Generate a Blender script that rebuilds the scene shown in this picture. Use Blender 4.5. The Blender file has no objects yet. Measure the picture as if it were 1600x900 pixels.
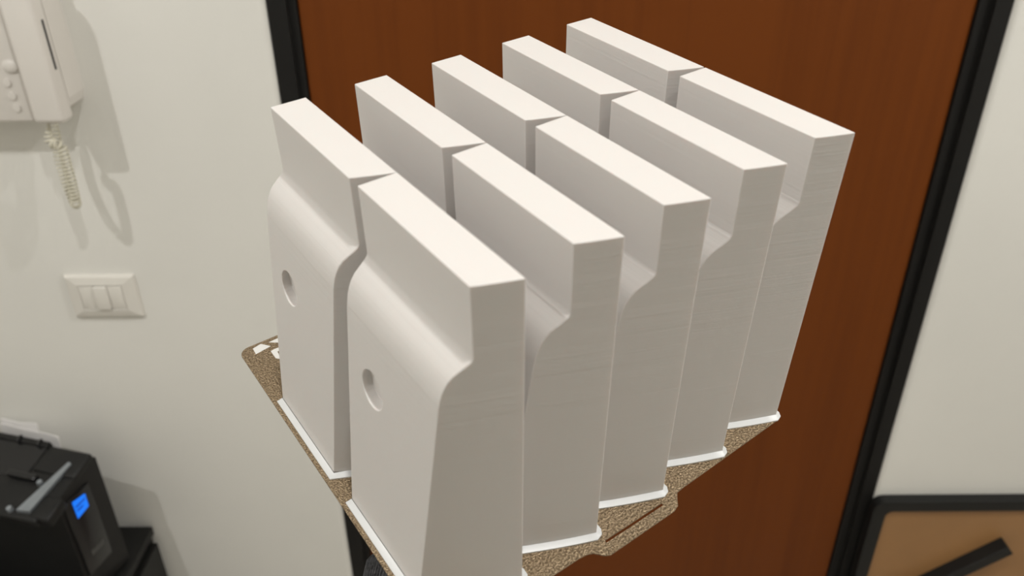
import bpy, bmesh, math, random
from mathutils import Matrix, Vector
random.seed(4)
PI = math.pi
scn = bpy.context.scene
col = scn.collection

# ------------------------------------------------------------------ camera, world, lights, exposure
cam_data = bpy.data.cameras.new('camera')
cam = bpy.data.objects.new('camera', cam_data); col.objects.link(cam)
cam_data.sensor_width = 36.0
cam_data.lens = 36.0 * 1280.3 / 1600.0
cam_data.clip_start = 0.02
CAM = Matrix(((0.999963, -0.0074204, -0.0042592), (0.0, -0.4978133, 0.8672842), (-0.0085559, -0.8672524, -0.4977951)))
rot = Matrix.Identity(3)
for i in range(3):
    rot[i][0] = CAM[i][0]; rot[i][1] = -CAM[i][1]; rot[i][2] = -CAM[i][2]
cam.matrix_world = Matrix.Translation((0, 0, 1.75)) @ rot.to_4x4()
cam_data.dof.use_dof = True
cam_data.dof.focus_distance = 0.50
cam_data.dof.aperture_fstop = 9.0
scn.camera = cam

w = bpy.data.worlds.new('world'); scn.world = w; w.use_nodes = True
w.node_tree.nodes['Background'].inputs[0].default_value = (1.0, 0.96, 0.9, 1)
w.node_tree.nodes['Background'].inputs[1].default_value = 0.05
vs = scn.view_settings
vs.view_transform = 'Standard'; vs.look = 'None'; vs.gamma = 1.0; vs.use_curve_mapping = False
vs.exposure = 0.0
LAMPS = [((0.14, 0.00), 10.3), ((-1.15, -0.08), 14.8), ((-1.0, -1.6), 2.2), ((1.38, 0.30), 18.0)]
WARM = (1.0, 0.985, 0.955)

# ------------------------------------------------------------------ helpers
def nodes(name):
    m = bpy.data.materials.new(name); m.use_nodes = True
    nt = m.node_tree
    return m, nt, nt.nodes['Principled BSDF']

def mat(name, color, rough=0.5, metal=0.0, var=0.0, vscale=8.0, bump=0.0, bscale=60.0, stretch=(1, 1, 1), spec=None, rvar=0.0):
    m, nt, b = nodes(name)
    b.inputs['Base Color'].default_value = (*color, 1); b.inputs['Roughness'].default_value = rough; b.inputs['Metallic'].default_value = metal
    if spec is not None: b.inputs['Specular IOR Level'].default_value = spec
    tc = nt.nodes.new('ShaderNodeTexCoord'); mp = nt.nodes.new('ShaderNodeMapping'); mp.inputs['Scale'].default_value = stretch
    nt.links.new(tc.outputs['Object'], mp.inputs['Vector'])
    if var > 0:
        n = nt.nodes.new('ShaderNodeTexNoise'); n.inputs['Scale'].default_value = vscale; n.inputs['Detail'].default_value = 5
        nt.links.new(mp.outputs[0], n.inputs['Vector'])
        r = nt.nodes.new('ShaderNodeValToRGB')
        r.color_ramp.elements[0].position = 0.3; r.color_ramp.elements[1].position = 0.7
        r.color_ramp.elements[0].color = (*[c * (1 - var) for c in color], 1); r.color_ramp.elements[1].color = (*[min(1, c * (1 + var)) for c in color], 1)
        nt.links.new(n.outputs['Fac'], r.inputs[0]); nt.links.new(r.outputs[0], b.inputs['Base Color'])
    if bump > 0:
        n2 = nt.nodes.new('ShaderNodeTexNoise'); n2.inputs['Scale'].default_value = bscale; n2.inputs['Detail'].default_value = 4
        nt.links.new(mp.outputs[0], n2.inputs['Vector'])
        bp = nt.nodes.new('ShaderNodeBump'); bp.inputs['Strength'].default_value = bump; bp.inputs['Distance'].default_value = 0.001
        nt.links.new(n2.outputs['Fac'], bp.inputs['Height']); nt.links.new(bp.outputs[0], b.inputs['Normal'])
    return m

def emit(name, color, strength):
    m, nt, b = nodes(name)
    b.inputs['Base Color'].default_value = (*color, 1)
    b.inputs['Emission Color'].default_value = (*color, 1); b.inputs['Emission Strength'].default_value = strength
    return m

def obj(name, bm, m, parent=None, smooth=None):
    me = bpy.data.meshes.new(name)
    bmesh.ops.recalc_face_normals(bm, faces=bm.faces[:])
    bm.to_mesh(me); bm.free()
    me.materials.append(m)
    if smooth:
        me.polygons.foreach_set('use_smooth', [True] * len(me.polygons))
        me.set_sharp_from_angle(angle=math.radians(smooth))
    o = bpy.data.objects.new(name, me); col.objects.link(o)
    if parent: o.parent = parent
    return o

def empty(name, loc=(0, 0, 0)):
    o = bpy.data.objects.new(name, None); col.objects.link(o); o.location = loc; o.empty_display_size = 0.02
    return o

def tag(o, label=None, cat=None, group=None, kind=None):
    if label: o['label'] = label
    if cat: o['category'] = cat
    if group: o['group'] = group
    if kind: o['kind'] = kind
    return o

def box(bm, x0, x1, y0, y1, z0, z1, M=None, bev=0.0, seg=2):
    g = bmesh.ops.create_cube(bm, size=1.0)
    vs_ = g['verts']
    for v in vs_:
        v.co = Vector((x0 + (v.co.x + .5) * (x1 - x0), y0 + (v.co.y + .5) * (y1 - y0), z0 + (v.co.z + .5) * (z1 - z0)))
    if bev > 0:
        es = list({e for v in vs_ for e in v.link_edges})
        r = bmesh.ops.bevel(bm, geom=es, offset=bev, segments=seg, affect='EDGES', profile=0.5)
        vs_ = list({v for f in r['faces'] for v in f.verts} | {v for v in vs_ if v.is_valid})
    if M is not None:
        for v in vs_: v.co = M @ v.co
    return vs_

def slab(bm, outer, holes, z0, z1, axis=None):
    """plan outline (list of 2-D points) with holes, between z0 and z1; axis maps (a, b, c) to 3-D"""
    ax = axis or (lambda a, b, c: (a, b, c))
    loops = [outer] + list(holes)
    edges = []
    rings = []
    for lp in loops:
        top = [bm.verts.new(ax(a, b, z1)) for a, b in lp]
        rings.append(top)
        for i in range(len(top)): edges.append(bm.edges.new((top[i], top[(i + 1) % len(top)])))
    r = bmesh.ops.triangle_fill(bm, use_beauty=True, edges=edges)
    faces = [f for f in r['geom'] if isinstance(f, bmesh.types.BMFace)]
    bots = {}
    for lp, top in zip(loops, rings):
        for (a, b), v in zip(lp, top): bots[v] = bm.verts.new(ax(a, b, z0))
    for f in faces: bm.faces.new([bots[v] for v in reversed(f.verts[:])])
    for top in rings:
        for i in range(len(top)):
            a, b = top[i], top[(i + 1) % len(top)]
            bm.faces.new((a, b, bots[b], bots[a]))

def rrect(x0, x1, y0, y1, r, n=6):
    pts = []
    for cx, cy, a0 in ((x1 - r, y1 - r, 0), (x0 + r, y1 - r, PI / 2), (x0 + r, y0 + r, PI), (x1 - r, y0 + r, 1.5 * PI)):
        for i in range(n + 1):
            a = a0 + PI / 2 * i / n
            pts.append((cx + r * math.cos(a), cy + r * math.sin(a)))
    return pts

def cyl(bm, c, axis, r0, r1, h, n=24):
    M = Matrix.Translation(c) @ Vector(axis).normalized().to_track_quat('Z', 'Y').to_matrix().to_4x4() @ Matrix.Translation((0, 0, h / 2))
    bmesh.ops.create_cone(bm, cap_ends=True, segments=n, radius1=r0, radius2=r1, depth=h, matrix=M)

def tube(bm, pts, rad, n=8, cap=True, shape=None):
    """sweep a ring along pts; rad is a number or a list; shape(i, k) scales the radius"""
    pts = [Vector(p) for p in pts]
    N = len(pts)
    T = [(pts[min(i + 1, N - 1)] - pts[max(i - 1, 0)]).normalized() for i in range(N)]
    up = T[0].orthogonal().normalized()
    rings = []
    for i in range(N):
        up = (up - T[i] * up.dot(T[i])).normalized()
        sd = T[i].cross(up)
        r = rad[i] if isinstance(rad, (list, tuple)) else rad
        ring = []
        for k in range(n):
            a = 2 * PI * k / n
            rr = r * (shape(i, k) if shape else 1.0)
            ring.append(bm.verts.new(pts[i] + (up * math.cos(a) + sd * math.sin(a)) * rr))
        rings.append(ring)
    for i in range(N - 1):
        for k in range(n):
            bm.faces.new((rings[i][k], rings[i][(k + 1) % n], rings[i + 1][(k + 1) % n], rings[i + 1][k]))
    if cap:
        bm.faces.new(rings[0]); bm.faces.new(list(reversed(rings[-1])))

# ------------------------------------------------------------------ materials
def wall_material(name, c):
    return mat(name, c, rough=0.75, var=0.03, vscale=2.5, bump=0.12, bscale=90)
M_wall = wall_material('painted_plaster', (0.83, 0.82, 0.775))
M_ceil = mat('ceiling_paint', (0.75, 0.73, 0.68), rough=0.8, var=0.02)
M_floor = mat('floor_tile', (0.52, 0.48, 0.42), rough=0.45, var=0.15, vscale=6)
M_black = mat('black_frame_lacquer', (0.0075, 0.007, 0.0065), rough=0.6, spec=0.3, var=0.25, vscale=14, stretch=(1, 1, .2))
M_ivory = mat('intercom_plastic', (0.78, 0.745, 0.70), rough=0.38, var=0.01)
M_ivory2 = mat('switch_plastic', (0.78, 0.755, 0.70), rough=0.32, var=0.01)
M_cord = mat('cord_plastic', (0.72, 0.69, 0.57), rough=0.45, var=0.02)
M_slot = mat('slot_black', (0.006, 0.006, 0.006), rough=0.6, var=0.1)
M_print = mat('printer_black_plastic', (0.008, 0.008, 0.008), spec=0.35, rough=0.48, var=0.12, vscale=20, bump=0.1, bscale=900)
M_print2 = mat('printer_gloss_black', (0.008, 0.008, 0.009), rough=0.25, var=0.1, vscale=20)
M_cab = mat('cabinet_black', (0.008, 0.008, 0.0075), spec=0.35, rough=0.55, var=0.2, vscale=10)
M_silver = mat('smoky_metal', (0.30, 0.33, 0.36), rough=0.3, metal=0.5, var=0.1, vscale=30)
M_grey = mat('grey_lettering', (0.10, 0.10, 0.095), rough=0.5, var=0.05)
M_paper = mat('paper_white', (0.90, 0.88, 0.87), rough=0.8, var=0.02)
M_blue = emit('blue_display', (0.003, 0.15, 0.78), 0.9)
M_blue2 = emit('blue_display_text', (0.002, 0.03, 0.20), 0.3)
M_tan = mat('tan_board', (0.36, 0.19, 0.075), rough=0.4, var=0.10, vscale=5)
M_rim = mat('black_rim', (0.008, 0.0085, 0.0085), spec=0.35, rough=0.5, var=0.15, vscale=25)
M_mark = mat('white_ink', (0.82, 0.81, 0.78), rough=0.5, var=0.02)
M_skin = mat('skin', (0.50, 0.29, 0.20), rough=0.5, var=0.08, vscale=40)

def door_material():
    m, nt, b = nodes('brown_wood_veneer')
    tc = nt.nodes.new('ShaderNodeTexCoord'); mp = nt.nodes.new('ShaderNodeMapping')
    mp.inputs['Scale'].default_value = (1, 1, 0.03)
    nt.links.new(tc.outputs['Object'], mp.inputs['Vector'])
    n = nt.nodes.new('ShaderNodeTexNoise'); n.inputs['Scale'].default_value = 55; n.inputs['Detail'].default_value = 7; n.inputs['Roughness'].default_value = 0.62
    n2 = nt.nodes.new('ShaderNodeTexNoise'); n2.inputs['Scale'].default_value = 7; n2.inputs['Detail'].default_value = 3
    nt.links.new(mp.outputs[0], n.inputs['Vector']); nt.links.new(mp.outputs[0], n2.inputs['Vector'])
    ad = nt.nodes.new('ShaderNodeMath'); ad.operation = 'ADD'
    nt.links.new(n.outputs['Fac'], ad.inputs[0]); nt.links.new(n2.outputs['Fac'], ad.inputs[1])
    r = nt.nodes.new('ShaderNodeValToRGB')
    r.color_ramp.elements[0].position = 0.70; r.color_ramp.elements[1].position = 1.30
    r.color_ramp.elements[0].color = (0.135, 0.0320, 0.0020, 1); r.color_ramp.elements[1].color = (0.160, 0.0390, 0.0028, 1)
    mr = nt.nodes.new('ShaderNodeMath'); mr.operation = 'MULTIPLY'; mr.inputs[1].default_value = 1.0
    nt.links.new(ad.outputs[0], mr.inputs[0]); nt.links.new(mr.outputs[0], r.inputs[0]); nt.links.new(r.outputs[0], b.inputs['Base Color'])
    b.inputs['Roughness'].default_value = 0.5; b.inputs['Specular IOR Level'].default_value = 0.22
    return m
M_door = door_material()

def filament_material():
    m, nt, b = nodes('white_filament')
    b.inputs['Base Color'].default_value = (0.72, 0.69, 0.668, 1)
    b.inputs['Roughness'].default_value = 0.42
    b.inputs['Subsurface Weight'].default_value = 0.3
    b.inputs['Subsurface Radius'].default_value = (1.0, 0.72, 0.68); b.inputs['Subsurface Scale'].default_value = 0.0028
    tc = nt.nodes.new('ShaderNodeTexCoord')
    mp = nt.nodes.new('ShaderNodeMapping'); mp.inputs['Scale'].default_value = (6, 6, 900)
    nt.links.new(tc.outputs['Object'], mp.inputs['Vector'])
    n = nt.nodes.new('ShaderNodeTexNoise'); n.inputs['Scale'].default_value = 1.0; n.inputs['Detail'].default_value = 2
    nt.links.new(mp.outputs[0], n.inputs['Vector'])
    mp2 = nt.nodes.new('ShaderNodeMapping'); mp2.inputs['Scale'].default_value = (3, 3, 160)
    nt.links.new(tc.outputs['Object'], mp2.inputs['Vector'])
    n2 = nt.nodes.new('ShaderNodeTexNoise'); n2.inputs['Scale'].default_value = 1.0; n2.inputs['Detail'].default_value = 1
    nt.links.new(mp2.outputs[0], n2.inputs['Vector'])
    ad = nt.nodes.new('ShaderNodeMath'); ad.operation = 'ADD'
    nt.links.new(n.outputs['Fac'], ad.inputs[0]); nt.links.new(n2.outputs['Fac'], ad.inputs[1])
    bp = nt.nodes.new('ShaderNodeBump'); bp.inputs['Strength'].default_value = 0.2; bp.inputs['Distance'].default_value = 0.0005
    nt.links.new(ad.outputs[0], bp.inputs['Height']); nt.links.new(bp.outputs[0], b.inputs['Normal'])
    return m
M_fil = filament_material()
M_brim = mat('white_brim', (0.68, 0.69, 0.69), rough=0.35, var=0.01)

def gold_material():
    m, nt, b = nodes('gold_textured_sheet')
    tc = nt.nodes.new('ShaderNodeTexCoord')
    v = nt.nodes.new('ShaderNodeTexNoise'); v.inputs['Scale'].default_value = 800; v.inputs['Detail'].default_value = 2
    nt.links.new(tc.outputs['Object'], v.inputs['Vector'])
    bp = nt.nodes.new('ShaderNodeBump'); bp.inputs['Strength'].default_value = 1.0; bp.inputs['Distance'].default_value = 0.0012
    nt.links.new(v.outputs['Fac'], bp.inputs['Height']); nt.links.new(bp.outputs[0], b.inputs['Normal'])
    r = nt.nodes.new('ShaderNodeValToRGB')
    r.color_ramp.elements[0].position = 0.35; r.color_ramp.elements[1].position = 0.68
    r.color_ramp.elements[0].color = (0.17, 0.118, 0.068, 1); r.color_ramp.elements[1].color = (0.40, 0.30, 0.185, 1)
    nt.links.new(v.outputs['Fac'], r.inputs[0]); nt.links.new(r.outputs[0], b.inputs['Base Color'])
    b.inputs['Metallic'].default_value = 0.5; b.inputs['Roughness'].default_value = 0.3
    return m
M_gold = gold_material()

def knit_material():
    m, nt, b = nodes('dark_grey_knit')
    tc = nt.nodes.new('ShaderNodeTexCoord')
    n = nt.nodes.new('ShaderNodeTexNoise'); n.inputs['Scale'].default_value = 420; n.inputs['Detail'].default_value = 3
    nt.links.new(tc.outputs['Object'], n.inputs['Vector'])
    r = nt.nodes.new('ShaderNodeValToRGB')
    r.color_ramp.elements[0].position = 0.38; r.color_ramp.elements[1].position = 0.66
    r.color_ramp.elements[0].color = (0.035, 0.035, 0.038, 1); r.color_ramp.elements[1].color = (0.11, 0.11, 0.115, 1)
    nt.links.new(n.outputs['Fac'], r.inputs[0]); nt.links.new(r.outputs[0], b.inputs['Base Color'])
    b.inputs['Roughness'].default_value = 0.9
    return m
M_knit = knit_material()

# ------------------------------------------------------------------ the room
XL, XR, YB, YW, ZC = -1.75, 1.9, -2.6, 1.22, 3.00
DX0, DX1, DZ = -0.3555, 0.7195, 2.14
WT = 0.14

def struct(name, bm, m, smooth=None):
    return tag(obj(name, bm, m, smooth=smooth), kind='structure')

bm = bmesh.new(); box(bm, XL - .1, XR + .1, YB - .1, YW + WT, -0.08, 0.0); struct('floor', bm, M_floor)
bm = bmesh.new(); box(bm, XL - .1, XR + .1, YB - .1, YW + WT, ZC, ZC + .08); struct('ceiling', bm, M_ceil)
bm = bmesh.new(); box(bm, XL - .1, XL, YB - .1, YW + WT, 0, ZC); struct('wall_left', bm, M_wall)
bm = bmesh.new(); box(bm, XR, XR + .1, YB - .1, YW + WT, 0, ZC); struct('wall_right', bm, M_wall)
bm = bmesh.new(); box(bm, XL, XR, YB - .1, YB, 0, ZC); struct('wall_rear', bm, M_wall)

# wall with the door opening; plaster edges beside the frame are rounded
bm = bmesh.new()
R = 0.012
def arc(cx, cy, a0, a1, n=6):
    return [(cx + R * math.cos(a0 + (a1 - a0) * i / n), cy + R * math.sin(a0 + (a1 - a0) * i / n)) for i in range(n + 1)]
left = [(XL, YW + WT), (XL, YW)] + arc(DX0 - R, YW + R, -PI / 2, 0) + [(DX0, YW + WT)]
right = [(XR, YW + WT), (DX1, YW + WT)] + arc(DX1 + R, YW + R, PI, 1.5 * PI) + [(XR, YW)]
slab(bm, left, [], 0, ZC); slab(bm, right, [], 0, ZC)
box(bm, DX0, DX1, YW, YW + WT, DZ, ZC)
struct('wall_back', bm, M_wall, smooth=40)

# black frame: a jamb on each side with a stepped inner lip, and a head
FY = YW + 0.006
FW = 0.040
for k, (a, b, s) in enumerate(((DX0, DX0 + FW, 1), (DX1 - FW - .003, DX1, -1))):
    bm = bmesh.new()
    lip = 0.012
    if s > 0: pts = [(a, FY), (b - lip, FY), (b - lip, FY + .010), (b, FY + .010), (b, YW + WT), (a, YW + WT)]
    else: pts = [(b, FY), (a + lip + .006, FY), (a + lip + .006, FY + .010), (a, FY + .010), (a, YW + WT), (b, YW + WT)]
    slab(bm, pts, [], 0, DZ)
    struct('trim_%d' % (k + 1), bm, M_black)
bm = bmesh.new(); box(bm, DX0 + FW, DX1 - FW - .003, FY, YW + WT, DZ - .04, DZ); struct('trim_3', bm, M_black)
bm = bmesh.new(); box(bm, DX0 + FW + .001, DX1 - FW - .004, FY + .016, FY + .058, 0.006, DZ - .042, bev=.0015)
door = struct('door_1', bm, M_door)

# downlights in the ceiling
for i, (p, e) in enumerate(LAMPS):
    d = empty('ceiling_downlight', (p[0], p[1], ZC))
    bm = bmesh.new()
    slab(bm, [(0.055 * math.cos(2 * PI * k / 32), 0.055 * math.sin(2 * PI * k / 32)) for k in range(32)],
         [[(0.042 * math.cos(2 * PI * k / 32), 0.042 * math.sin(2 * PI * k / 32)) for k in range(32)]], -0.006, 0.0)
    obj('ring', bm, M_ivory, d)
    bm = bmesh.new(); cyl(bm, (0, 0, -0.003), (0, 0, 1), .041, .041, .002)
    obj('lens', bm, emit('lamp_lens', WARM, 3.0), d)
    where = ('in front of the door', 'on the intercom side of the door', 'in the rear left of the room', 'to the right of the door', 'between the door and the intercom')[i]
    tag(d, 'round white recessed ceiling downlight ' + where, 'light', 'ceiling downlights')
    l = bpy.data.lights.new('downlight_bulb', 'AREA'); l.shape = 'DISK'; l.size = 0.05; l.energy = e; l.color = WARM
    lo = bpy.data.objects.new('downlight_bulb', l); col.objects.link(lo); lo.parent = d; lo.location = (0, 0, -0.012)

# ------------------------------------------------------------------ the build plate
PM = Matrix(((0.579, 0.8153, -0.0042, -0.1865), (-0.8078, 0.573, -0.1382, 0.4561), (-0.1103, 0.0834, 0.9904, 1.4408), (0, 0, 0, 1)))
q = PM.to_3x3().to_quaternion().to_matrix().to_4x4()
PM = Matrix.Translation(PM.translation) @ q
mm = 0.001
def P3(u, v, z=0.0): return PM @ Vector((u * mm, v * mm, z * mm))

plate = empty('build_plate'); plate.matrix_world = PM
tag(plate, 'gold textured steel build plate with slotted tab, carrying ten white blocks', 'build plate')
out = []
S, r = 257.0, 7.0
def fillet(cx, cy, a0, r):
    return [(cx + r * math.cos(a0 + PI / 2 * i / 6), cy + r * math.sin(a0 + PI / 2 * i / 6)) for i in range(7)]
out += fillet(r, r, PI, r) + fillet(258 - r, r, 1.5 * PI, r)
out += [(257.9, 84), (258.4, 89), (259.9, 92.5), (264.2, 96), (265.8, 99), (265.3, 145), (263.8, 149), (259.6, 152.5), (257.2, 155), (256.7, 160)]
out += fillet(253.8 - 5, 247.6 - 5, 0, 5) + fillet(r, 247.6 - r, PI / 2, r)
out = [(a * mm, b * mm) for a, b in out]
slot = [(a * mm, b * mm) for a, b in rrect(257.4, 259.0, 102, 143, .7, 3)]
bm = bmesh.new(); slab(bm, out, [slot], -0.0007, 0.0)
obj('sheet', bm, M_gold, plate)
marks = [[(3.4, 8.9), (2.0, 15.1), (8.2, 19.7), (10.0, 8.5)], [(3.7, 20.1), (3.0, 31), (9.6, 27.5)],
         [(13.0, 17.7), (12.5, 20.2), (12.6, 30), (15.4, 30), (16.0, 21.2), (21.0, 20.8), (21.2, 30), (24.2, 30), (24.0, 19.9), (21.7, 17.7)],
         [(12.6, 34), (24.2, 34), (24.2, 37), (15.4, 37), (15.4, 44), (12.6, 44)]]
for mk in marks:
    bm = bmesh.new(); slab(bm, [(a * mm, b * mm) for a, b in mk], [], 0.0, 0.00012)
    tag(obj('printed_mark', bm, M_mark, plate), 'white ink stroke of a mark printed on the plate corner')

# ------------------------------------------------------------------ printed blocks
U0 = 60.6
VB = 53.3                                    # back face at the foot
VT = 55.2                                    # back face at the top
HT = 190.0
prof = [(6.0, 0.0), (22.3, 131.0), (22.9, 134.2), (23.7, 137.8), (24.9, 141.2), (26.4, 144.4), (28.3, 147.0), (31.5, 149.9),
        (34.5, 152.6), (35.35, 153.6), (35.8, 154.7), (35.9, 156.0), (36.0, HT)]
def end_u(v):                                # bowed, slanting end
    t = (v - 6.0) / (VB - 6.0)
    return 133.3 + (155.2 - 133.3) * t + 4 * 0.9 * t * (1 - t)
def make_block():
    bm = bmesh.new()
    V = lambda u, v, z: bm.verts.new((u * mm, v * mm, z * mm))
    # finer stations across so that the bowed end is smooth; station list = (v, z of the upper surface)
    st = [prof[0]]
    for i in range(1, 8): st.append((6 + 16.3 * i / 8, 131 * i / 8))
    nfront = len(st)                         # stations 0..nfront make the flat sloping front
    st += prof[1:]
    for i in range(1, 9): st.append((36.0 + (VT - 36.0) * i / 8, HT))
    L = [V(U0, v, z) for v, z in st]; Rr = [V(end_u(v), v, z) for v, z in st]
    low = lambda v: v if v <= 36 else 36 + (v - 36) * (VB - 36) / (VT - 36)
    Lb = [L[0]] + [V(U0, low(v), 0) for v, z in st[1:]]; Rb = [Rr[0]] + [V(end_u(low(v)), low(v), 0) for v, z in st[1:]]
    n = len(st)
    for i in range(n - 1):
        if i >= nfront: bm.faces.new((L[i], Rr[i], Rr[i + 1], L[i + 1]))
        for A, B in ((L, Lb), (Rr, Rb)):
            if i == 0: bm.faces.new((A[0], A[1], B[1]))
            else: bm.faces.new((B[i], A[i], A[i + 1], B[i + 1]))
        bm.faces.new((Lb[i], Lb[i + 1], Rb[i + 1], Rb[i]))
    bm.faces.new((L[-1], Rr[-1], Rb[-1], Lb[-1]))
    # flat front with a round recess bored level into it, so that its floor stands upright
    cu, cz, rad = 85.2, 98.4, 10.0
    N = 40
    sv = lambda z: 6 + 16.3 * z / 131
    cs = [(cu + rad * math.cos(2 * PI * k / N), cz + rad * math.sin(2 * PI * k / N)) for k in range(N)]
    ring = [V(a, sv(b), b) for a, b in cs]
    inn = [V(a, sv(cz) + 4.4, b) for a, b in cs]
    edges = []
    for k in range(N): edges.append(bm.edges.new((ring[k], ring[(k + 1) % N])))
    border = L[:nfront + 1] + list(reversed(Rr[:nfront + 1]))
    for k in range(len(border)):
        a, b = border[k], border[(k + 1) % len(border)]
        e = bm.edges.get((a, b)) or bm.edges.new((a, b)); edges.append(e)
    bmesh.ops.triangle_fill(bm, use_beauty=True, edges=edges)
    for k in range(N): bm.faces.new((ring[k], ring[(k + 1) % N], inn[(k + 1) % N], inn[k]))
    bm.faces.new(inn)
    return bm

def brim_mesh(front, back):
    """low flared rim around the foot; front/back give how far it reaches on those sides"""
    ins, outp = [], []
    e = 3.2
    vlist = [6 + (VB - 6) * i / 8 for i in range(9)]
    ins += [(U0, 6.0), (134.0, 6.0)]; outp += [(U0 - .8, 6.0 - front), (134.0 + .2 * front + .9, 6.0 - front)]
    for v in vlist[1:]:
        ins.append((end_u(v), v)); outp.append((end_u(v) + e, v - .35 * e))
    ub = 139.0
    outp[-1] = (end_u(VB) + 3.0, VB - 1.6)
    ins += [(end_u(VB), VB), (end_u(VB) - 2, VB), (end_u(VB) - 5, VB), (ub, VB), (U0, VB)]
    outp += [(end_u(VB) + 1.7, VB + 2.2), (end_u(VB) - 1, VB + 4.0), (end_u(VB) - 5, VB + 4.3), (ub, VB + max(back, .2)), (U0 - .8, VB + max(back, .15))]
    bm = bmesh.new()
    def row(pts, z): return [bm.verts.new((a * mm, b * mm, z * mm)) for a, b in pts]
    mid = [((a * .45 + c * .55), (b * .45 + d * .55)) for (a, b), (c, d) in zip(ins, outp)]
    r0 = row(outp, 0.0); r1 = row(outp, 0.8); r2 = row(mid, 1.3); r3 = row(ins, 2.2); r4 = row(ins, 0.0)
    n = len(ins)
    for A, B in ((r0, r1), (r1, r2), (r2, r3), (r4, r0)):
        for i in range(n):
            j = (i + 1) % n
            bm.faces.new((A[i], A[j], B[j], B[i]))
    return bm

PITCH, DU = 47.47, 96.25
body_o = obj('body', make_block(), M_fil, None, smooth=24)
bv = body_o.modifiers.new('edge_round', 'BEVEL'); bv.width = 0.00035; bv.segments = 2; bv.limit_method = 'ANGLE'; bv.angle_limit = math.radians(32); bv.harden_normals = False
wn = body_o.modifiers.new('flat_shading', 'WEIGHTED_NORMAL'); wn.weight = 100; wn.keep_sharp = True; wn.thresh = 0.01
brims = {}
for key, fr, bk in (('first', 3.4, 0), ('inner', 0.15, 0), ('last', 0.15, 3.0)):
    brims[key] = obj('brim', brim_mesh(fr, bk), M_brim, None, smooth=50)
rows = ['the row with exposed holes', 'the row behind the holed row', 'the middle row', 'the row before the door-side row', 'the door-side row']
cols = ['logo end of plate', 'tab end of plate']
used_body = False; used_brim = set()
LEAN = {0: 0.4, 1: -0.6, 2: -1.3, 3: -0.8, 4: 0.3}
SLIDE = {(0, 0): .4, (0, 1): -.4, (1, 0): 1.1, (1, 1): .9, (2, 0): 1.9, (2, 1): 1.3, (3, 0): 1.1, (3, 1): .8, (4, 0): 0, (4, 1): 0}
for k in range(5):
    for c in range(2):
        e = empty('printed_block'); e.matrix_world = PM @ Matrix.Translation(((c * DU + SLIDE[k, c]) * mm, k * PITCH * mm, 0.0)) @ Matrix.Rotation(-LEAN[k] / 190.0, 4, 'X')
        tag(e, 'white printed block in %s, %s' % (rows[k], cols[c]), 'printed block', 'white printed blocks on the gold plate')
        if used_body: b = body_o.copy(); col.objects.link(b)
        else: b = body_o; used_body = True
        b.parent = e
        key = 'first' if k == 0 else ('last' if k == 4 else 'inner')
        if key in used_brim: r_ = brims[key].copy(); col.objects.link(r_)
        else: r_ = brims[key]; used_brim.add(key)
        r_.parent = e

# ------------------------------------------------------------------ intercom with handset
ic = empty('intercom', (-0.75, YW, 1.47))
tag(ic, 'white wall intercom with handset, three buttons and coiled cord', 'intercom')
IC = Matrix.Translation((0.75, -YW, -1.47))
def icobj(name, bm, m, smooth=None, parent=None):
    bm.transform(IC)
    return obj(name, bm, m, parent or ic, smooth)
xz = lambda y0: (lambda a, b, c: (a, c, b))
Z0, Z1 = 1.366, 1.585
bm = bmesh.new(); box(bm, -0.872, -0.704, 1.168, YW, Z0, Z1, bev=.006, seg=3); icobj('body', bm, M_ivory, 40)
bm = bmesh.new()      # cradle plate behind the handset, cut away at its lower corner
slab(bm, [(-0.706, Z0 + .006), (-0.676, Z0 + .006), (-0.652, 1.388), (-0.648, 1.402), (-0.648, Z1), (-0.706, Z1)], [], 1.172, YW, axis=lambda a, b, c: (a, c, b))
icobj('cradle', bm, M_ivory)
bm = bmesh.new(); box(bm, -0.6886, -0.6425, 1.134, 1.166, 1.374, Z1 - .004, bev=.0085, seg=4); hs = icobj('handset', bm, M_ivory, 40)
bm = bmesh.new(); box(bm, -0.6432, -0.6418, 1.1475, 1.1525, 1.449, 1.517, bev=.0006); icobj('slot', bm, M_slot, parent=hs)
bm = bmesh.new(); box(bm, -0.684, -0.650, 1.160, 1.175, 1.530, 1.575, bev=.004); icobj('earpiece_rest', bm, M_ivory, 40)
bm = bmesh.new(); box(bm, -0.684, -0.652, 1.160, 1.175, 1.385, 1.425, bev=.004); icobj('mouthpiece_rest', bm, M_ivory, 40)
for (x, z) in ((-0.728, 1.426), (-0.726, 1.407), (-0.725, 1.389)):
    bm = bmesh.new(); cyl(bm, (x, 1.170, z), (0, -1, 0), .0062, .0055, .0042, 20); tag(icobj('button', bm, M_ivory, 40), 'small round push button')
bm = bmesh.new()
bmesh.ops.create_uvsphere(bm, u_segments=24, v_segments=14, radius=1.0, matrix=Matrix.Translation((-0.716, 1.168, 1.449)) @ Matrix.Diagonal((.012, .005, .010, 1)))
icobj('glint_bump', bm, M_ivory, 60)  # convex bump added for the bright glint of the handset recess, no real part
bm = bmesh.new(); box(bm, -0.790, -0.715, 1.1655, 1.170, 1.512, 1.565, bev=.002); icobj('speaker_panel', bm, M_ivory, 40)
for z in (1.522, 1.531, 1.540, 1.549):
    bm = bmesh.new(); box(bm, -0.780, -0.725, 1.1648, 1.1668, z, z + .003); icobj('speaker_slit', bm, M_slot)
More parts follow.
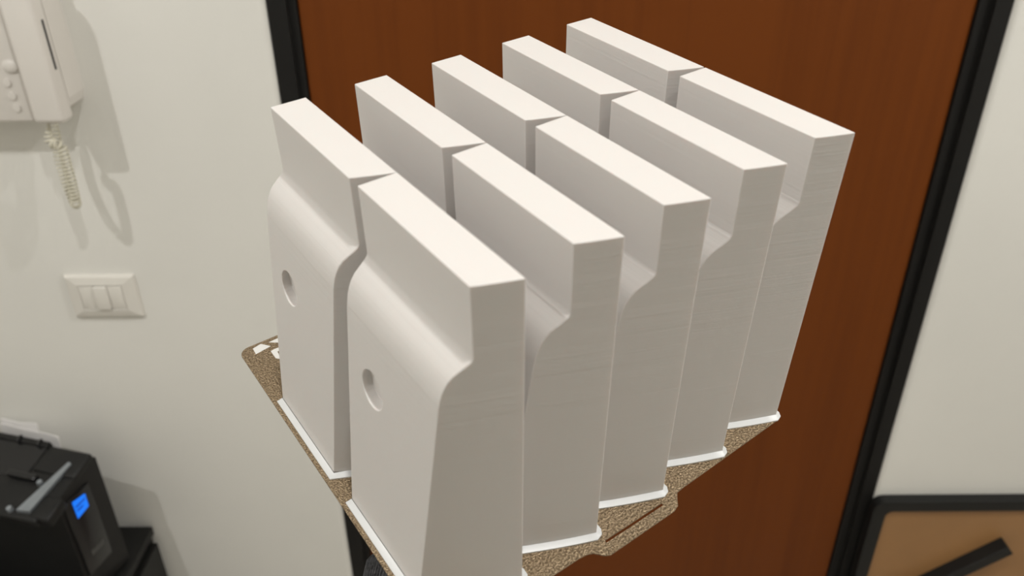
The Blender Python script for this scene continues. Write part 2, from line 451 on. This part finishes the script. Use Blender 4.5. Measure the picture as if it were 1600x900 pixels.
# coiled cord: from the handset foot down in a loop and back to the body
def bez(P, n):
    outp = []
    for i in range(len(P) - 3) :
        p0, p1, p2, p3 = [Vector(x) for x in P[i:i + 4]]
        for k in range(n):
            t = k / n
            outp.append(0.5 * ((2 * p1) + (-p0 + p2) * t + (2 * p0 - 5 * p1 + 4 * p2 - p3) * t * t + (-p0 + 3 * p1 - 3 * p2 + p3) * t ** 3))
    outp.append(Vector(P[-2])); return outp
axis_pts = bez([(-0.676, 1.150, 1.40), (-0.676, 1.150, 1.372), (-0.681, 1.148, 1.345), (-0.668, 1.150, 1.335), (-0.667, 1.150, 1.305), (-0.668, 1.150, 1.272),
                (-0.671, 1.152, 1.246), (-0.679, 1.162, 1.241), (-0.688, 1.172, 1.262), (-0.692, 1.178, 1.300), (-0.690, 1.182, 1.335), (-0.684, 1.185, 1.372), (-0.684, 1.185, 1.40)], 10)
# arc-length resample and coil
cum = [0]
for a, b in zip(axis_pts, axis_pts[1:]): cum.append(cum[-1] + (b - a).length)
def at(s):
    for i in range(len(cum) - 1):
        if cum[i + 1] >= s:
            t = (s - cum[i]) / max(1e-9, cum[i + 1] - cum[i]); return axis_pts[i].lerp(axis_pts[i + 1], t)
    return axis_pts[-1]
Ltot = cum[-1]; pitch = 0.0058; steps = int(Ltot / pitch * 12)
coil = []
upv = Vector((0, 1, 0))
for i in range(steps + 1):
    s = Ltot * i / steps
    T = (at(min(Ltot, s + .001)) - at(max(0, s - .001))).normalized()
    upv = (upv - T * upv.dot(T)).normalized(); sd = T.cross(upv)
    rr = 0.0058 * min(1, s / .03, (Ltot - s) / .03) + .0004
    a = 2 * PI * s / pitch
    coil.append(at(s) + (upv * math.cos(a) + sd * math.sin(a)) * rr)
bm = bmesh.new(); tube(bm, coil, 0.0016, n=6); tag(icobj('coiled_cord', bm, M_cord, 70), 'cream coiled handset cord')

# ------------------------------------------------------------------ light switch plate
sx, sz = -0.7075, 1.0425
sw = empty('light_switch', (sx, YW, sz)); tag(sw, 'white rectangular light switch plate on the wall under the intercom', 'switch')
bm = bmesh.new()
def rect(hx, hz): return [(-hx, -hz), (hx, -hz), (hx, hz), (-hx, hz)]
levels = [((.0595, .0410), 0.0), ((.0590, .0405), -.0050), ((.0565, .0380), -.0080), ((.0385, .0245), -.0115), ((.0375, .0235), -.0110), ((.0375, .0235), -.004)]
rings = [[bm.verts.new((a, y, b)) for a, b in rect(*h)] for h, y in levels]
for A, B in zip(rings, rings[1:]):
    for i in range(4): bm.faces.new((A[i], A[(i + 1) % 4], B[(i + 1) % 4], B[i]))
bm.faces.new(rings[-1]); bm.faces.new(rings[0])
fr_ = obj('frame', bm, M_ivory2, sw)
bv = fr_.modifiers.new('edge_round', 'BEVEL'); bv.width = .0012; bv.segments = 2; bv.limit_method = 'ANGLE'; bv.angle_limit = math.radians(12)
for i in (-1, 0, 1):
    bm = bmesh.new()
    if i == 0: box(bm, -.0115, .0115, -.0150, -.004, -.0225, .0225, bev=.0022, seg=3)
    else: box(bm, i * .0245 - .0122, i * .0245 + .0122, -.0112, -.004, -.0228, .0228, bev=.0008)
    obj('rocker' if i == 0 else 'blank_insert', bm, M_ivory2, sw, 40)

# ------------------------------------------------------------------ cabinet, printer, paper
cb = empty('cabinet', (-0.98, 1.04, 0)); tag(cb, 'low black cabinet standing against the wall under the printer', 'cabinet')
CB = Matrix.Translation((0.98, -1.04, 0))
def part(par, M, name, m, fn, smooth=None, label=None):
    bm = bmesh.new(); fn(bm); bm.transform(M)
    o = obj(name, bm, m, par, smooth)
    if label: o['label'] = label
    return o
part(cb, CB, 'carcass', M_cab, lambda b: box(b, -1.24, -0.752, 0.86, 1.208, 0.03, 0.478, bev=.002))
part(cb, CB, 'top_panel', M_cab, lambda b: box(b, -1.245, -0.746, 0.855, 1.211, 0.478, 0.500, bev=.003), 40)
for i in range(2):
    dr = part(cb, CB, 'drawer_front', M_cab, lambda b: box(b, -0.7525, -0.738, 0.872, 1.198, 0.05 + i * .215, 0.252 + i * .215, bev=.002))
    part(dr, CB, 'handle', M_print2, lambda b: box(b, -0.740, -0.724, 1.02, 1.14, 0.14 + i * .215, 0.150 + i * .215, bev=.003))
for fx in (-1.21, -0.79):
    for fy in (0.89, 1.17): part(cb, CB, 'foot', M_cab, lambda b: cyl(b, (fx, fy, 0), (0, 0, 1), .018, .02, .032))

FC = Vector((-0.752, 1.116, 0.50))           # far right corner of the printer, which stands turned by 15 degrees
pr = empty('printer', FC); pr.rotation_euler = (0, 0, math.radians(-15))
tag(pr, 'compact black printer with blue lit display standing on the black cabinet', 'printer')
PR = Matrix.Translation(-FC)
X1 = -0.757
ytop = lambda y: 0.738 + (y - 0.98) * 0.25
def body_fn(b):
    pts = [(1.020, 0.506), (1.122, 0.506), (1.122, 0.762), (1.110, ytop(1.11)), (1.020, ytop(1.02))]
    slab(b, pts, [], -1.00, X1, axis=lambda a, c, d: (d, a, c))
part(pr, PR, 'housing', M_print, body_fn)
part(pr, PR, 'base', M_print, lambda b: box(b, -0.99, -0.77, 1.03, 1.115, 0.50, 0.507))
SL = math.atan(0.25)
ML = Matrix.Translation((0, 0.98, 0.738)) @ Matrix.Rotation(SL, 4, 'X')      # local y runs up the sloping top
part(pr, PR, 'lid', M_print, lambda b: box(b, -1.0, -0.770, 0.0, .085, -.018, .001, M=ML, bev=.004, seg=3), 40)
part(pr, PR, 'panel_hood', M_print, lambda b: box(b, -0.790, -0.748, .006, .050, -.020, .003, M=ML, bev=.005, seg=3), 40)
part(pr, PR, 'rear_shoulder', M_print, lambda b: box(b, -0.845, X1 + .001, .088, .142, -.012, .004, M=ML, bev=.006, seg=3), 40)
tr = part(pr, PR, 'output_tray', M_print2, lambda b: box(b, -1.0, -0.846, .070, .140, -.004, .002, M=ML, bev=.002))
part(tr, PR, 'tray_lip', M_print, lambda b: box(b, -1.0, -0.846, .136, .147, -.010, .006, M=ML, bev=.002))
for sx_ in (-.912, -.868): part(tr, PR, 'clip', M_print2, lambda b: box(b, sx_, sx_ + .006, .134, .148, .004, .010, M=ML, bev=.002))
fd = part(pr, PR, 'rear_feeder', M_print, lambda b: (box(b, -1.0, -0.85, 1.121, 1.147, 0.600, 0.640), box(b, -1.0, -0.85, 1.1425, 1.147, 0.640, 0.680)))
def blade(b):
    lo = [(-0.812, 0.990), (-0.787, 0.992), (-0.777, 1.088), (-0.784, 1.090)]
    v0 = [b.verts.new((p[0], p[1], ytop(p[1]) + .0015)) for p in lo]; v1 = [b.verts.new((p[0], p[1], ytop(p[1]) + .0075)) for p in lo]
    b.faces.new(v0); b.faces.new(v1)
    for i in range(4): b.faces.new((v0[i], v0[(i + 1) % 4], v1[(i + 1) % 4], v1[i]))
part(pr, PR, 'paper_guide', M_silver, blade, label='smoky grey paper guide blade')
part(pr, PR, 'lever', M_print2, lambda b: box(b, -0.880, -0.820, .068, .080, .001, .010, M=ML, bev=.003))
for (px_, py_) in ((-0.827, .012), (-0.809, .068)): part(pr, PR, 'screw', M_silver, lambda b: cyl(b, ML @ Vector((px_, py_, 0)), (0, -.25, 1), .0055, .0045, .008, 16), 40)
cp = part(pr, PR, 'control_panel', M_print2, lambda b: box(b, X1 - .002, X1 + .005, 1.027, 1.088, 0.560, 0.734, bev=.003), 40)
XP = X1 + .005
def yz(pts, x0, x1): return lambda b: slab(b, pts, [], x0, x1, axis=lambda a, c, d: (d, a, c))
part(cp, PR, 'display', M_blue, yz([(1.043, .690), (1.071, .694), (1.072, .722), (1.043, .728)], XP - .001, XP + .0012), label='glowing blue display')
for (za, ya, yb) in ((.713, 1.046, 1.068), (.704, 1.046, 1.060)):
    part(cp, PR, 'display_text', M_blue2, yz([(ya, za), (yb, za), (yb, za + .0028), (ya, za + .0028)], XP, XP + .0018))
for i in range(5):
    ya = 1.046 + i * .0062
    part(cp, PR, 'lettering', M_grey, yz([(ya, .596), (ya + .0042, .596), (ya + .0042, .607 - (i % 2) * .002), (ya, .607)], XP - .001, XP + .0006))
part(pr, PR, 'side_latch', M_print2, lambda b: box(b, -0.800, -0.791, 1.016, 1.022, 0.700, 0.714, bev=.002))

# two sheets standing in the rear feeder
PRW = Matrix.Translation(FC) @ Matrix.Rotation(math.radians(-15), 4, 'Z') @ PR
for i, (a, b_, y0, y1, zt) in enumerate(((-0.985, -0.904, 1.1355, 1.1520, .781), (-0.980, -0.852, 1.1265, 1.1430, .776))):
    bm = bmesh.new()
    nx, ny = 10, 6
    layers = []
    for off in (0.0, .0016):
        g = [[bm.verts.new(PRW @ Vector((a + (b_ - a) * ix / nx, y0 + (y1 - y0) * iy / ny + off + .0012 * math.sin(ix * .8 + i) * iy / ny,
              .6405 + (zt - .6405) * iy / ny - (.006 * (ix / nx) ** 3 * iy / ny if i else .002 * math.sin(ix * .5) * iy / ny)))) for iy in range(ny + 1)] for ix in range(nx + 1)]
        for ix in range(nx):
            for iy in range(ny): bm.faces.new((g[ix][iy], g[ix + 1][iy], g[ix + 1][iy + 1], g[ix][iy + 1]))
        layers.append([g[k][0] for k in range(nx + 1)] + [g[nx][j] for j in range(1, ny + 1)] + [g[k][ny] for k in range(nx - 1, -1, -1)] + [g[0][j] for j in range(ny - 1, 0, -1)])
    n = len(layers[0])
    for k in range(n): bm.faces.new((layers[0][k], layers[0][(k + 1) % n], layers[1][(k + 1) % n], layers[1][k]))
    o = obj('paper_sheet', bm, M_paper, None, 60)
    tag(o, ('narrow white paper sheet at the back of the printer feeder', 'wider white paper sheet in front in the printer feeder')[i], 'paper')

# ------------------------------------------------------------------ framed board beside the door
bd = empty('framed_board', (1.05, 1.195, 0)); tag(bd, 'tan board with rounded black rim standing against the wall beside the door', 'board')
BD = Matrix.Translation((-1.05, -1.195, 0))
bx0, bx1, bz1 = 0.7120, 1.42, 0.566
part(bd, BD, 'rim', M_rim, lambda b: slab(b, rrect(bx0, bx1, 0.0, bz1, .022), [rrect(bx0 + .026, bx1 - .026, .026, bz1 - .025, .014)], 1.197, YW - .001, axis=lambda a, c, d: (a, d, c)))
part(bd, BD, 'panel', M_tan, lambda b: slab(b, rrect(bx0 + .025, bx1 - .025, .025, bz1 - .024, .014), [], 1.205, 1.216, axis=lambda a, c, d: (a, d, c)))
dirv = Vector((1.003 - 0.905, 0, 0.447 - 0.368)).normalized()
ang = math.atan2(dirv.z, dirv.x)
MBAR = Matrix.Translation((1.000, 1.180, 0.450)) @ Matrix.Rotation(-ang, 4, 'Y')
part(bd, BD, 'diagonal_bar', M_rim, lambda b: box(b, -.32, 0.002, -.004, .026, -.0125, .0125, M=MBAR, bev=.002), label='black bar set diagonally across the tan panel')

# ------------------------------------------------------------------ arm that carries the plate from below
sk_v, sk_e, sk_r = [], [], []
def joint(p, r, link=None):
    sk_v.append(p); sk_r.append(r)
    if link is not None: sk_e.append((link, len(sk_v) - 1))
    return len(sk_v) - 1
wrist_w = P3(165, 58, -73)
elbow_w = Vector((-0.13, 0.02, 1.12))
e0 = joint(elbow_w, .042)
e1 = joint(elbow_w.lerp(wrist_w, .35), .043, e0); e2 = joint(elbow_w.lerp(wrist_w, .75), .034, e1)
wr = joint(wrist_w, .027, e2)
p1 = joint(P3(152, 90, -38), .025, wr); p2 = joint(P3(140, 113, -23), .0195, p1)
dirs_f = [((118, 124), (104, 143), (95, 158)), ((130, 134), (121, 159), (115, 178)), ((143, 138), (140, 165), (138, 186)), ((155, 134), (160, 158), (163, 176))]
for k, chain in enumerate(dirs_f):
    bx = joint(P3(chain[0][0], chain[0][1], -14), .0105, p2)
    m1 = joint(P3(chain[1][0], chain[1][1], -11.5), .0092, bx); joint(P3(chain[2][0], chain[2][1], -9.2), .0080, m1)
t1 = joint(P3(176, 98, -26), .0125, p1); t2 = joint(P3(192, 114, -15), .0105, t1); joint(P3(202, 130, -10.5), .009, t2)
me = bpy.data.meshes.new('person'); me.from_pydata([tuple(v) for v in sk_v], sk_e, [])
person = bpy.data.objects.new('person', me); col.objects.link(person); me.materials.append(M_skin)
md = person.modifiers.new('skin', 'SKIN')
for i, r_ in enumerate(sk_r): me.skin_vertices[0].data[i].radius = (r_, r_)
me.skin_vertices[0].data[0].use_root = True
md.use_smooth_shade = True
sb = person.modifiers.new('sub', 'SUBSURF'); sb.levels = 1; sb.render_levels = 2
tag(person, "person's arm in a dark grey knit sleeve, hand flat under the gold plate", 'person')
# ribbed knit sleeve from elbow to cuff
NR = 104
cuff = elbow_w.lerp(wrist_w, 0.97)
pts, rad = [], []
for i in range(61):
    t = i / 60
    pts.append((elbow_w - (wrist_w - elbow_w) * .12).lerp(cuff, t))
    base = .058 - .014 * t
    rad.append(base + .0012 * math.sin(t * 40) - (.004 if i == 60 else 0))
bm = bmesh.new()
tube(bm, pts, rad, n=NR * 4, shape=lambda i, k: 1 + .032 * math.sin(2 * PI * (k / 4.0) + .9 * math.sin(i * .9)))
o = obj('knit_sleeve', bm, M_knit, person, 60); o['label'] = 'dark grey ribbed knit sleeve'
